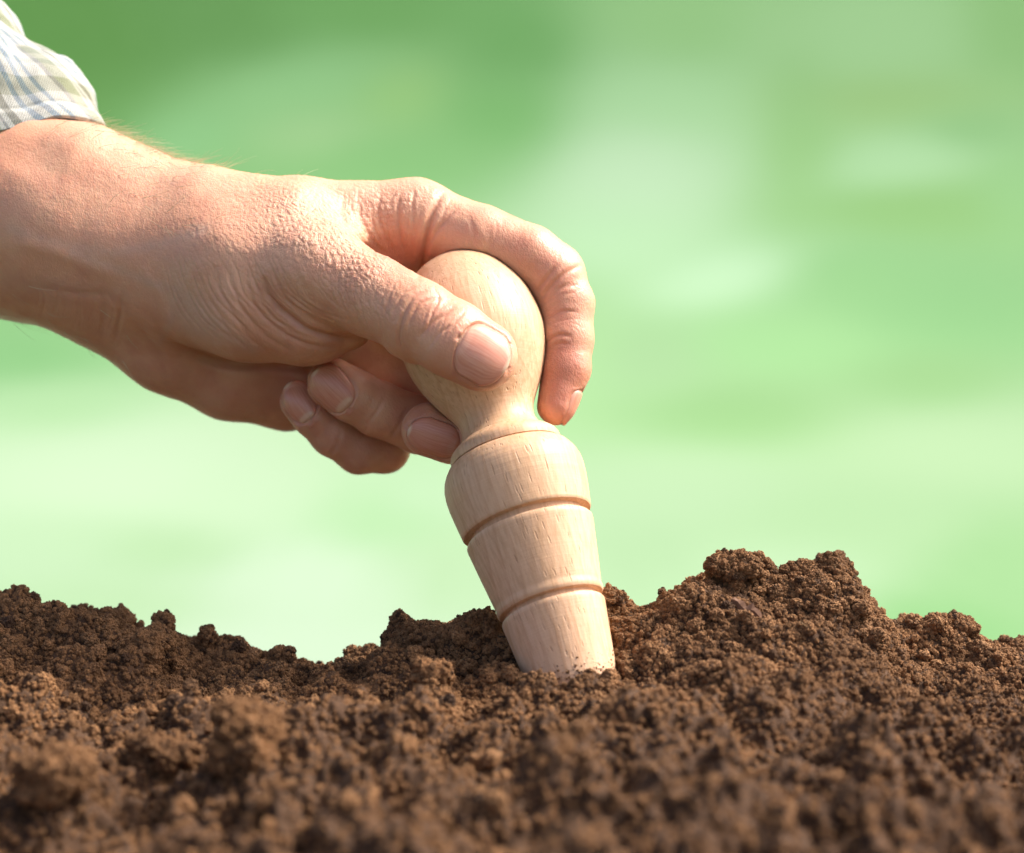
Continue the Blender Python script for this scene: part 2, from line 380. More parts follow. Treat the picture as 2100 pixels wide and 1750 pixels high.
def build_dibber():
    org = AX_T
    root = empty('dibber', W(org), 'pale turned beech dibber with a round knob and grooved tapering shaft pushed into the soil', 'dibber')
    wz = unit(W(AX_B) - W(AX_T)); wx = unit(np.cross(wz, (0, 1, 0.2))); wy = np.cross(wz, wx)
    Mx = Matrix([[*map(float, (wx[i], wy[i], wz[i]))] for i in range(3)]).to_4x4(); Mx.translation = Vector(W(org))
    root.matrix_world = Mx
    bpy.context.view_layer.update()
    for key, pr in PROF.items():
        a = np.array([(axial(t)[0], r * axial(t)[1]) for t, r in pr])
        # dense smooth profile
        seg = []
        for i in range(len(a) - 1):
            p0 = a[max(i - 1, 0)]; p1 = a[i]; p2 = a[i + 1]; p3 = a[min(i + 2, len(a) - 1)]
            n = max(1, int(np.linalg.norm(p2 - p1) / 3))
            for j in range(n):
                q = j / n
                lin = p1 + (p2 - p1) * q
                cr = .5 * ((2 * p1) + (-p0 + p2) * q + (2 * p0 - 5 * p1 + 4 * p2 - p3) * q * q + (-p0 + 3 * p1 - 3 * p2 + p3) * q ** 3)
                seg.append(cr if key == 'handle' else lin)
        seg.append(a[-1]); seg = np.array(seg); seg[:, 1] = np.maximum(seg[:, 1], 0.02)
        ns = 160; th = np.linspace(0, 2 * np.pi, ns, endpoint=False)
        ring = np.stack([np.cos(th), np.sin(th)], 1)
        V = np.concatenate([np.repeat(seg[:, 1:2], ns, 0) * np.tile(ring, (len(seg), 1)), np.repeat(seg[:, 0:1], ns, 0)], 1) * S
        i = np.arange(len(seg) - 1)[:, None] * ns; j = np.arange(ns); j2 = (j + 1) % ns
        F = np.stack([(i + j), (i + j2), (i + ns + j2), (i + ns + j)], -1).reshape(-1, 4)
        me_o = mesh_obj(key.split('.')[0], V, F, M_WOOD)
        try: me_o.data.set_sharp_from_angle(angle=math.radians(38))
        except Exception: pass
        me_o.parent = root
    return root
dibber = build_dibber()

# ---------------------------------------------------------------- hand: one signed-distance body, polygonised
VX = 4.0
lo = np.array([-1290., -180., -380.]); hi = np.array([210., 720., 470.])
dims = ((hi - lo) / VX).astype(int)
GX, GY, GZ = [lo[i] + VX * np.arange(dims[i]) for i in range(3)]
BIG = 400.0
def rc_dist(X, Y, Z, a, b, ra, rb, flat=None):
    """tapered capsule, optionally flattened (normal n, factor f)"""
    rx, ry, rz = X - a[0], Y - a[1], Z - a[2]
    ba = b - a
    if flat is not None:
        n, f = flat; n = unit(n); s = (rx * n[0] + ry * n[1] + rz * n[2]) * (1 / f - 1)
        rx = rx + n[0] * s; ry = ry + n[1] * s; rz = rz + n[2] * s
        ba = ba + n * (ba @ n) * (1 / f - 1)
    l2 = float(ba @ ba) + 1e-9
    h = np.clip((rx * ba[0] + ry * ba[1] + rz * ba[2]) / l2, 0, 1)
    dx, dy, dz = rx - ba[0] * h, ry - ba[1] * h, rz - ba[2] * h
    d = np.sqrt(dx * dx + dy * dy + dz * dz) - (ra + (rb - ra) * h)
    if flat is not None: d = d * (0.5 + 0.5 * flat[1])
    return d
def box_of(c, r):
    i0 = np.clip(((c.min(0) - r - lo) / VX).astype(int), 0, dims - 1); i1 = np.clip(((c.max(0) + r - lo) / VX).astype(int) + 1, 1, dims)
    return tuple(slice(int(p), int(q)) for p, q in zip(i0, i1))
def smin(a, b, k):
    h = np.clip(0.5 + 0.5 * (b - a) / k, 0, 1)
    return b + (a - b) * h - k * h * (1 - h)
def chain(F, pts, k=14, flats=None):
    for i in range(len(pts) - 1):
        u0, v0, d0, r0 = pts[i]; u1, v1, d1, r1 = pts[i + 1]
        a, b = P(u0, v0, d0), P(u1, v1, d1)
        ra, rb = r0 * (1 - d0 / D), r1 * (1 - d1 / D)
        sl = box_of(np.stack([a, b]), max(ra, rb) + 60)
        X = GX[sl[0]][:, None, None]; Y = GY[sl[1]][None, :, None]; Z = GZ[sl[2]][None, None, :]
        d = rc_dist(X, Y, Z, a, b, ra, rb, (flats[i] if flats else None)).astype(np.float32)
        F[sl] = smin(F[sl], d, k)
    return F
def blank(): return np.full(dims, BIG, np.float32)
def join(F, G, k, kc=None, base=None, r0=0, r1=0):
    """smooth union with a blend that fades away from a base point"""
    if base is None: return smin(F, G, k)
    X = GX[:, None, None] - base[0]; Y = GY[None, :, None] - base[1]; Z = GZ[None, None, :] - base[2]
    dist = np.sqrt(X * X + Y * Y + Z * Z).astype(np.float32)
    kk = kc + (k - kc) * (1 - sstep(r0, r1, dist))
    return smin(F, G, kk.astype(np.float32))

def build_sdf():
    F = blank()
    UP = (0, 1, 0)
    # forearm and wrist
    chain(F, [(-420, 60, -420, 225), (-180, 285, -230, 212), (20, 448, -90, 200), (190, 488, -20, 168)], 40)
    chain(F, [(120, 480, -10, 185), (300, 545, 10, 165)], 60)
    chain(F, [(70, 330, -20, 92), (175, 355, 20, 88), (260, 395, 20, 88)], 50)     # radius head under the cuff
    # metacarpals
    chain(F, [(190, 420, 0, 150), (400, 448, 45, 104), (620, 452, 65, 84), (850, 446, 55, 74)], 30)
    chain(F, [(250, 480, -60, 140), (550, 480, -50, 95), (830, 505, -70, 72)], 40)
    chain(F, [(250, 540, -90, 130), (550, 560, -120, 95), (780, 610, -150, 68)], 40)
    chain(F, [(220, 590, -90, 118), (500, 660, -170, 95), (700, 715, -210, 62)], 40)
    # palm and heel
    chain(F, [(180, 560, -20, 128), (360, 688, -50, 116), (480, 752, -95, 106), (590, 792, -130, 84), (670, 790, -170, 66)], 40)
    chain(F, [(350, 590, -40, 130), (640, 640, -110, 90)], 50)
    chain(F, [(800, 505, 10, 80), (700, 520, 10, 90)], 30)
    chain(F, [(780, 590, -30, 80), (830, 680, -60, 72), (900, 800, -70, 58)], 30)
    chain(F, [(700, 700, -60, 70), (790, 760, -80, 66), (870, 810, -80, 56)], 30)
    # thumb side: web, metacarpal, thenar
    chain(F, [(430, 460, 90, 96), (600, 480, 140, 82), (690, 500, 140, 56)], 50)
    T = blank()
    chain(T, [(290, 520, 60, 120), (480, 545, 160, 104), (655, 560, 225, 94)], 40)
    chain(T, [(380, 600, 90, 108), (520, 625, 150, 112), (640, 652, 175, 92), (720, 668, 180, 46)], 40)
    F = smin(F, T, 55)
    th = blank()
    nt = unit((0.12, 0.42, 0.9))
    chain(th, [(650, 556, 228, 96), (760, 606, 285, 85), (858, 654, 335, 80)], 10)
    chain(th, [(858, 654, 335, 80), (925, 694, 356, 80), (986, 729, 362, 77)], 14, [(nt, .86), (nt, .78)])
    chain(th, [(835, 690, 335, 50), (850, 700, 335, 48)], 12)
    F = join(F, th, 40, 6, P(655, 560, 225), 120, 230)
    # index finger arching over behind the knob
    G = blank()
    chain(G, [(852, 448, 50, 76), (985, 492, 95, 70), (1085, 528, 112, 66), (1132, 566, 112, 68)], 12)
    chain(G, [(1132, 566, 112, 68), (1158, 625, 122, 60), (1160, 695, 138, 57)], 10)
    chain(G, [(1160, 695, 138, 57), (1159, 758, 156, 52), (1141, 833, 178, 40)], 10)
    F = join(F, G, 36, 3, P(850, 450, 55), 130, 220)
    # middle finger wrapped behind the neck
    G = blank()
    chain(G, [(835, 510, -60, 72), (930, 640, -60, 62), (1015, 775, -20, 60)], 12)
    chain(G, [(1015, 775, -20, 60), (1025, 850, 50, 56), (985, 893, 90, 54)], 12)
    chain(G, [(985, 893, 90, 54), (930, 895, 128, 56), (879, 881, 140, 56)], 10)
    F = join(F, G, 40, 3, P(835, 510, -60), 120, 200)
    # ring finger
    G = blank()
    chain(G, [(780, 610, -150, 68), (880, 760, -100, 58), (925, 880, -10, 56)], 12)
    chain(G, [(925, 880, -10, 60), (860, 872, 25, 58), (775, 838, 60, 57)], 12)
    chain(G, [(775, 838, 60, 57), (725, 812, 80, 55), (682, 786, 84, 52)], 10)
    F = join(F, G, 40, 3, P(780, 610, -150), 110, 190)
    # little finger
    G = blank()
    chain(G, [(700, 715, -210, 62), (770, 850, -150, 52), (790, 920, -70, 50)], 12)
    chain(G, [(790, 920, -70, 50), (735, 922, -35, 50), (682, 890, 0, 47)], 12)
    chain(G, [(682, 890, 0, 47), (642, 852, 24, 43), (614, 822, 32, 40)], 10)
    F = join(F, G, 40, 3, P(700, 715, -210), 100, 170)
    # what the tool presses into
    sl = box_of(np.stack([AX_T, AX_T + ADIR * 450, AX_T - ADIR * 120]), 230)
    X, Y, Z = np.meshgrid(GX[sl[0]], GY[sl[1]], GZ[sl[2]], indexing='ij')
    dd = dib_sdf(np.stack([X.ravel(), Y.ravel(), Z.ravel()], 1)).reshape(X.shape).astype(np.float32)
    F[sl] = -smin(-F[sl], dd - 0.3, 6)
    return F
FLD = build_sdf()
def samp(p):
    """trilinear field value at (n,3) local points"""
    q = (np.asarray(p, np.float64) - lo) / VX
    q = np.clip(q, 0, dims - 1.001); i = q.astype(int); f = (q - i)
    x, y, z = i.T; fx, fy, fz = f.T
    g = FLD
    c00 = g[x, y, z] * (1 - fx) + g[x + 1, y, z] * fx; c10 = g[x, y + 1, z] * (1 - fx) + g[x + 1, y + 1, z] * fx
    c01 = g[x, y, z + 1] * (1 - fx) + g[x + 1, y, z + 1] * fx; c11 = g[x, y + 1, z + 1] * (1 - fx) + g[x + 1, y + 1, z + 1] * fx
    return (c00 * (1 - fy) + c10 * fy) * (1 - fz) + (c01 * (1 - fy) + c11 * fy) * fz
def grad(p, e=VX):
    g = np.stack([samp(p + np.eye(3)[i] * e) - samp(p - np.eye(3)[i] * e) for i in range(3)], 1)
    return g / (np.linalg.norm(g, axis=1, keepdims=True) + 1e-9)

def surface_nets(F):
    ins = F < 0
    nx, ny, nz = F.shape
    c = np.zeros((nx - 1, ny - 1, nz - 1), np.uint8)
    for a in (0, 1):
        for b in (0, 1):
            for d in (0, 1): c += ins[a:nx - 1 + a, b:ny - 1 + b, d:nz - 1 + d]
    cells = np.argwhere((c > 0) & (c < 8))
    idx = -np.ones(c.shape, np.int64); idx[tuple(cells.T)] = np.arange(len(cells))
    acc = np.zeros((len(cells), 3)); cnt = np.zeros(len(cells))
    corners = [(a, b, d) for a in (0, 1) for b in (0, 1) for d in (0, 1)]
    for p in corners:
        for ax in range(3):
            if p[ax] == 0:
                q = list(p); q[ax] = 1
                v0 = F[tuple((cells + p).T)]; v1 = F[tuple((cells + q).T)]
                m = (v0 < 0) != (v1 < 0)
                t = v0 / (v0 - v1 + 1e-12)
                pos = np.array(p, float)[None].repeat(len(cells), 0); pos[:, ax] = t
                acc[m] += pos[m]; cnt[m] += 1
    V = lo + VX * (cells + acc / cnt[:, None])
    quads = []
    for ax in range(3):
        o1, o2 = [(1, 2), (2, 0), (0, 1)][ax]
        s0 = [slice(None)] * 3; s1 = [slice(None)] * 3
        s0[ax] = slice(0, F.shape[ax] - 1); s1[ax] = slice(1, F.shape[ax])
        A = ins[tuple(s0)]; B = ins[tuple(s1)]
        e = np.argwhere(A != B)
        ok = (e[:, o1] > 0) & (e[:, o2] > 0) & (e[:, o1] < F.shape[o1] - 1) & (e[:, o2] < F.shape[o2] - 1); e = e[ok]
        def cell(d1, d2):
            q = e.copy(); q[:, o1] -= d1; q[:, o2] -= d2; return idx[tuple(q.T)]
        Q = np.stack([cell(1, 1), cell(0, 1), cell(0, 0), cell(1, 0)], 1)
        flip = ~A[tuple(e.T)]
        Q[flip] = Q[flip][:, ::-1]
        quads.append(Q)
    Q = np.concatenate(quads); Q = Q[(Q >= 0).all(1)]
    return V, Q
HV, HQ = surface_nets(FLD)
for _ in range(2):
    HV = HV - grad(HV) * samp(HV)[:, None] * .8
# one level of subdivision
def subdivide(V, Q):
    me = bpy.data.meshes.new('tmp'); me.vertices.add(len(V)); me.vertices.foreach_set('co', V.astype(np.float32).ravel())
    n = len(Q); me.loops.add(n * 4); me.loops.foreach_set('vertex_index', Q.astype(np.int32).ravel())
    me.polygons.add(n); me.polygons.foreach_set('loop_start', np.arange(0, n * 4, 4, dtype=np.int32)); me.update(calc_edges=True)
    o = bpy.data.objects.new('tmp', me); COL.objects.link(o)
    md = o.modifiers.new('s', 'SUBSURF'); md.levels = 1; md.render_levels = 1
    dg = bpy.context.evaluated_depsgraph_get(); ev = o.evaluated_get(dg); m2 = ev.to_mesh()
    v = np.empty(len(m2.vertices) * 3, np.float32); m2.vertices.foreach_get('co', v)
    q = np.empty(len(m2.loops), np.int32); m2.loops.foreach_get('vertex_index', q)
    ev.to_mesh_clear(); bpy.data.objects.remove(o); bpy.data.meshes.remove(me)
    return v.reshape(-1, 3).astype(float), q.reshape(-1, 4)
HV, HQ = subdivide(HV, HQ)
NRM = grad(HV, 6)
kk = 1 / (1 - HV[:, 2] / D); HU = 1050 + HV[:, 0] * kk; HW = 875 - HV[:, 1] * kk
front = NRM[:, 2]
# --- nails: local frames (picture position, tip direction, outward normal, length, width)
NAILS = {
 'thumb': dict(c=P(992, 724, 410), T=(0.89, -0.45, 0.03), N=(0.12, 0.32, 0.93), L=104, Wd=106, e=5),
 'index': dict(c=P(1172, 836, 178), T=(-0.36, -0.93, 0.05), N=(0.88, -0.30, 0.36), L=78, Wd=58, e=3, g=.45),
 'middle': dict(c=P(888, 906, 185), T=(-0.93, 0.33, 0.12), N=(0.10, -0.56, 0.83), L=108, Wd=74, e=3),
 'ring': dict(c=P(679, 801, 125), T=(-0.72, 0.66, 0.20), N=(-0.12, -0.30, 0.94), L=98, Wd=80, e=3),
 'little': dict(c=P(610, 828, 65), T=(-0.62, 0.76, 0.20), N=(-0.32, -0.22, 0.92), L=84, Wd=60, e=3)}
def nail_frame(n):
    T = unit(n['T']); N_ = np.array(n['N'], float); N_ = unit(N_ - T * (N_ @ T)); B = np.cross(N_, T)
    return T, N_, B
disp = np.zeros(len(HV)); red = np.zeros(len(HV)); crease = np.zeros(len(HV)); rough = np.zeros(len(HV)); vein = np.zeros(len(HV))
def prof_w(b):                                                   # half-width of the nail outline, b 0 (cuticle) .. 1 (tip)
    b = np.clip(b, 0, 1)
    return np.where(b < .35, np.sqrt(np.clip(1 - ((.35 - b) / .35) ** 2.4, 0, 1)), np.where(b > .68, np.clip(1 - ((b - .68) / .32) ** 2.3, 0.0, 1) ** .5 * .75 + .25 * (1 - (b - .68) / .32), 1))
for k_, n in NAILS.items():
    T, N_, B = nail_frame(n); rel = HV - n['c']; x = (rel @ B) / (n['Wd'] / 2); y = (rel @ T) / n['L'] + .5; z = rel @ N_
    near = (np.abs(z) < 60) & (np.abs(x) < 1.6) & (y > -.5) & (y < 1.6) & ((NRM @ N_) > .2)
    w = prof_w(y)
    outx = (np.abs(x) - w) * n['Wd'] / 2; outy = np.maximum(-y, y - 1) * n['L']
    sd = np.where((y > 0) & (y < 1), outx, np.maximum(outx, outy))
    g = np.exp(-(sd / 4.5) ** 2)
    disp -= near * g * 3.2 * n.get('g', 1)
    disp += near * np.exp(-((sd - 9) / 6) ** 2) * (y < .85) * 1.2 * n.get('g', 1)
    disp -= near * (sd < 0) * 2.0
    red += near * np.exp(-((sd - 4) / 7) ** 2) * .35
# --- creases: polylines in the picture, cut into the side that faces it
def crease_line(pts, depth, width, ridge=.22, dmin=-999, dmax=999, wav=0):
    global disp, crease
    pts = np.array(pts, float)
    # smooth the polyline
    t = np.linspace(0, len(pts) - 1, len(pts) * 8); i = np.clip(t.astype(int), 0, len(pts) - 2); f = (t - i)[:, None]
    p0, p1, p2, p3 = pts[np.maximum(i - 1, 0)], pts[i], pts[i + 1], pts[np.minimum(i + 2, len(pts) - 1)]
    q = .5 * (2 * p1 + (p2 - p0) * f + (2 * p0 - 5 * p1 + 4 * p2 - p3) * f ** 2 + (3 * p1 - p0 - 3 * p2 + p3) * f ** 3)
    bb = width * 4 + 6
    m = (HU > q[:, 0].min() - bb) & (HU < q[:, 0].max() + bb) & (HW > q[:, 1].min() - bb) & (HW < q[:, 1].max() + bb) & (front > .05) & (HV[:, 2] > dmin) & (HV[:, 2] < dmax)
    ii = np.flatnonzero(m)
    if not len(ii): return
    pu = np.stack([HU[ii], HW[ii]], 1); best = np.full(len(ii), 1e9); bt = np.zeros(len(ii)); sg = np.zeros(len(ii))
    for j in range(len(q) - 1):
        a, b = q[j], q[j + 1]; ab = b - a; l = ab @ ab + 1e-9
        h = np.clip(((pu - a) @ ab) / l, 0, 1); dv = pu - a - h[:, None] * ab; d = np.sqrt((dv ** 2).sum(1))
        u_ = d < best; best[u_] = d[u_]; bt[u_] = (j + h[u_]) / (len(q) - 1)
    fade = np.sin(np.clip(bt, 0.02, .98) * np.pi) ** .5
    g = np.exp(-(best / width) ** 2) * fade
    disp[ii] -= depth * g
    disp[ii] += depth * ridge * np.exp(-((best - 2.2 * width) / (1.3 * width)) ** 2) * fade
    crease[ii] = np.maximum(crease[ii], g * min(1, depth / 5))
CR = [  # thumb IP joint
 ([(870, 596), (845, 612), (826, 650), (818, 690), (822, 715)], 4.0, 4.5), ([(905, 610), (870, 618), (848, 640), (838, 672)], 3.2, 4),
 ([(930, 632), (912, 645), (886, 662), (862, 690)], 4.2, 4.5), ([(952, 642), (925, 668), (898, 686), (880, 712)], 2.6, 3.5),
 ([(890, 590), (900, 612), (888, 640), (880, 665)], 2.4, 3.5), ([(850, 590), (826, 604), (806, 640)], 2.2, 3.5), ([(800, 600), (790, 640), (796, 680)], 1.4, 4),
 # thumb MCP / thenar folds
 ([(540, 575), (556, 612), (592, 648), (640, 680), (695, 694), (735, 696)], 8.5, 6.5), ([(560, 560), (585, 612), (632, 650), (690, 676)], 3.0, 5),
 ([(505, 560), (520, 620), (565, 672), (630, 706), (690, 712)], 3.4, 5), ([(470, 555), (492, 625), (540, 685), (600, 722)], 2.4, 4.5),
 ([(440, 550), (462, 615), (510, 690), (560, 728)], 1.8, 4), ([(400, 545), (430, 610), (470, 680), (520, 725)], 1.4, 4), ([(520, 560), (540, 625), (590, 675), (650, 696)], 2.0, 4),
 ([(365, 560), (395, 620), (440, 690)], 1.2, 4), ([(600, 545), (640, 610), (700, 650)], 1.4, 5),
 # index MCP crease and web
 ([(905, 400), (885, 440), (874, 490), (868, 530), (858, 565)], 9, 7), ([(935, 432), (905, 462), (880, 500)], 4, 5),
 ([(820, 400), (816, 440), (822, 490), (830, 520)], 2.6, 5), ([(780, 396), (776, 440), (790, 486), (806, 520)], 2.4, 5), ([(745, 400), (740, 440), (756, 486), (786, 520)], 2.4, 5),
 ([(850, 390), (846, 430), (850, 480)], 2.0, 4), ([(700, 420), (708, 455), (740, 492), (770, 520)], 4, 7),
 # index joints seen from inside
 ([(1140, 545), (1118, 575), (1096, 602)], 3.5, 5), ([(1190, 545), (1160, 560), (1132, 585), (1112, 612)], 3.5, 5), ([(1180, 585), (1150, 592), (1122, 620)], 2.0, 4),
 ([(1170, 690), (1150, 687), (1130, 694), (1118, 708)], 4.2, 4.5), ([(1165, 706), (1142, 706), (1124, 722)], 2.4, 4), ([(1180, 640), (1150, 640), (1122, 656)], 1.5, 4), ([(960, 440), (972, 480), (962, 515)], 1.8, 6), ([(1000, 470), (1004, 500), (996, 525)], 1.4, 6),
 # ring / little knuckles
 ([(752, 870), (770, 848), (790, 812)], 2.2, 5), ([(800, 900), (820, 870), (835, 835)], 2.0, 5), ([(672, 940), (690, 915), (700, 885)], 1.6, 5), ([(740, 900), (755, 875)], 1.5, 4),
 # heel of hand and wrist
 ([(262, 650), (300, 690), (330, 735), (345, 780)], 2.2, 8), ([(300, 640), (350, 700), (430, 742), (520, 760)], 3.5, 9), ([(250, 600), (246, 650), (236, 700)], 2.5, 7), ([(205, 600), (215, 640), (210, 690)], 2.0, 7),
 ([(60, 585), (140, 600), (220, 606), (262, 640)], 1.6, 8)]
for pts, dp, wd in CR: crease_line(pts, dp * .72, wd * .9)
crease_line([(300, 640), (340, 690), (430, 735), (520, 750), (640, 748), (735, 706)], 6, 9, dmax=120)
def line_family(A, B, n, depth, width, jit=6):
    A = np.array(A, float); B = np.array(B, float)
    for i in range(n):
        t = (i + rng.uniform(-.4, .4)) / (n - 1); q = A * (1 - t) + B * t
        q = q + rng.normal(0, 1, q.shape) * np.array([jit * .6, jit])
        a, b = rng.uniform(0, .25), rng.uniform(.75, 1); m = len(q)
        tt_ = np.linspace(a, b, m) * (m - 1); q = np.stack([np.interp(tt_, np.arange(m), q[:, k]) for k in (0, 1)], 1)
        crease_line(q, .78 * depth * rng.uniform(.6, 1.3), width * rng.uniform(.8, 1.2), .15)
line_family([(330, 520), (345, 590), (390, 665), (455, 725)], [(560, 520), (590, 590), (650, 640), (735, 672)], 26, 1.3, 2.4)
line_family([(420, 470), (440, 560), (500, 640), (560, 690)], [(620, 540), (660, 600), (700, 640), (760, 660)], 12, .8, 2.2)
line_family([(690, 500), (676, 560), (690, 620), (716, 672)], [(815, 575), (794, 630), (800, 680), (815, 715)], 16, .9, 2.3, 4)
line_family([(700, 385), (696, 420), (720, 470), (760, 515)], [(930, 395), (905, 440), (884, 490), (868, 540)], 16, .9, 2.6, 4)
line_family([(900, 430), (905, 465), (898, 510)], [(1090, 470), (1080, 500), (1060, 545)], 9, .5, 2.4, 5)
line_family([(1195, 570), (1155, 575), (1115, 600)], [(1205, 670), (1160, 662), (1120, 680)], 9, .7, 2.4, 4)
line_family([(862, 620), (850, 650), (850, 700)], [(940, 640), (925, 680), (905, 725)], 9, .8, 2.4, 5)
line_family([(40, 560), (60, 600), (50, 650)], [(260, 600), (262, 650), (250, 700)], 12, .7, 3.0, 8)
line_family([(620, 700), (600, 730), (560, 745)], [(720, 690), (690, 720), (640, 740)], 6, .5, 2.0, 5)
# swelling of veins/tendons and muscles
crease_line([(300, 560), (330, 610), (350, 660), (400, 720)], -2.5, 10, 0)
crease_line([(30, 500), (120, 520), (230, 570)], -3, 16, 0)
# --- leathery skin: cells elongated across the thumb, strongest over the web and thumb base
q = HV.copy(); wv = np.stack([vnoise(HV / 40, s) for s in (3, 4, 5)], 1) * 9; q = q + wv
ang = math.radians(-22); ca, sa = math.cos(ang), math.sin(ang)
xr = q[:, 0] * ca - q[:, 1] * sa; yr = q[:, 0] * sa + q[:, 1] * ca
f1, f2 = worley(np.stack([xr / 11, yr / 17, q[:, 2] / 15], 1), 5)
cell = np.clip((f2 - f1) * 2.2, 0, 1)
g1, g2 = worley(np.stack([xr / 6, yr / 14, q[:, 2] / 10], 1), 9)
fine = np.clip((g2 - g1) * 2.2, 0, 1)
def blob(u, v, su, sv, an=0):
    a = math.radians(an); du = HU - u; dv = HW - v
    p_ = (du * math.cos(a) + dv * math.sin(a)) / su; q_ = (-du * math.sin(a) + dv * math.cos(a)) / sv
    return np.exp(-(p_ ** 2 + q_ ** 2))
leather = np.clip(blob(620, 450, 130, 80, 20) + blob(730, 550, 90, 60, 35) * .8 + blob(800, 420, 90, 50, 0) * .6, 0, 1)
lines = np.clip(blob(480, 580, 150, 110, 30) + blob(740, 620, 110, 60, 25), 0, 1) * (HV[:, 2] > -50)
disp += (cell - 1) * (0.24 + 1.6 * leather)
disp += (fine - 1) * (0.25 + 0.5 * lines)
# long slanting wrinkles over the thenar
wr = np.sin((xr + 9 * vnoise(HV / 60, 8) + 4 * vnoise(HV / 18, 9)) * 2 * math.pi / 17)
disp -= lines * np.clip(wr - .45, 0, 1) * 1.0
disp += fbm(HV / 70, 3, 20) * 2.2
rough[:] = leather
red += blob(880, 640, 60, 60) * .45 + blob(960, 660, 60, 40) * .2 + blob(800, 520, 60, 60) * .55 + blob(1140, 600, 60, 60) * .55 + blob(1150, 780, 60, 110) * .75
red += blob(720, 880, 160, 70, 25) * .35 + blob(560, 800, 160, 70, 20) * .25 + blob(330, 730, 80, 60) * .35 + blob(600, 660, 70, 40, 30) * .3 + blob(1010, 450, 90, 40) * .25
red += blob(1160, 760, 60, 140) * .5 + blob(1080, 520, 90, 40, 30) * .4 + blob(850, 520, 50, 60) * .3  # flush, deepened on the index to put its shade into the colour
red += blob(960, 790, 80, 35) * .4 + blob(880, 860, 60, 60) * .35
red = np.clip(red + .18 * vnoise(HV / 45, 31), 0, 1)
def paint_line(pts, width):
    pts = np.array(pts, float); best = np.full(len(HV), 1e9)
    for a, b in zip(pts[:-1], pts[1:]):
        ab = b - a; h = np.clip(((HU - a[0]) * ab[0] + (HW - a[1]) * ab[1]) / (ab @ ab), 0, 1)
        best = np.minimum(best, np.hypot(HU - a[0] - h * ab[0], HW - a[1] - h * ab[1]))
    return np.exp(-(best / width) ** 2) * (front > 0)
red = np.clip(red + .22 * np.clip(fbm(HV / 38, 3, 33) * 2, -1, 1) + .12 * vnoise(HV / 14, 35), 0, 1)
vein = np.clip(.8 * paint_line([(150, 520), (260, 560), (360, 600), (430, 660), (520, 720)], 11) + .7 * paint_line([(20, 470), (120, 500), (230, 520), (330, 500), (420, 470)], 12) + .6 * paint_line([(360, 600), (350, 660), (330, 700)], 9) + blob(430, 680, 90, 40, 35) * .8 + blob(380, 620, 30, 70, -20) * .8 + blob(120, 590, 160, 25, 5) * .6, 0, 1)
NR2 = NRM
HV2 = HV + NR2 * disp[:, None]
person = empty('person', W(P(300, 560, 0)), 'hand and wrist of a person in a rolled checked shirt sleeve, gripping the wooden dibber', 'person')
hand = mesh_obj('hand', W(HV2), HQ, M_SKIN, person, attrs={'red': red, 'crease': np.clip(crease, 0, 1), 'rough': rough, 'vein': vein})
print('hand verts', len(HV2))

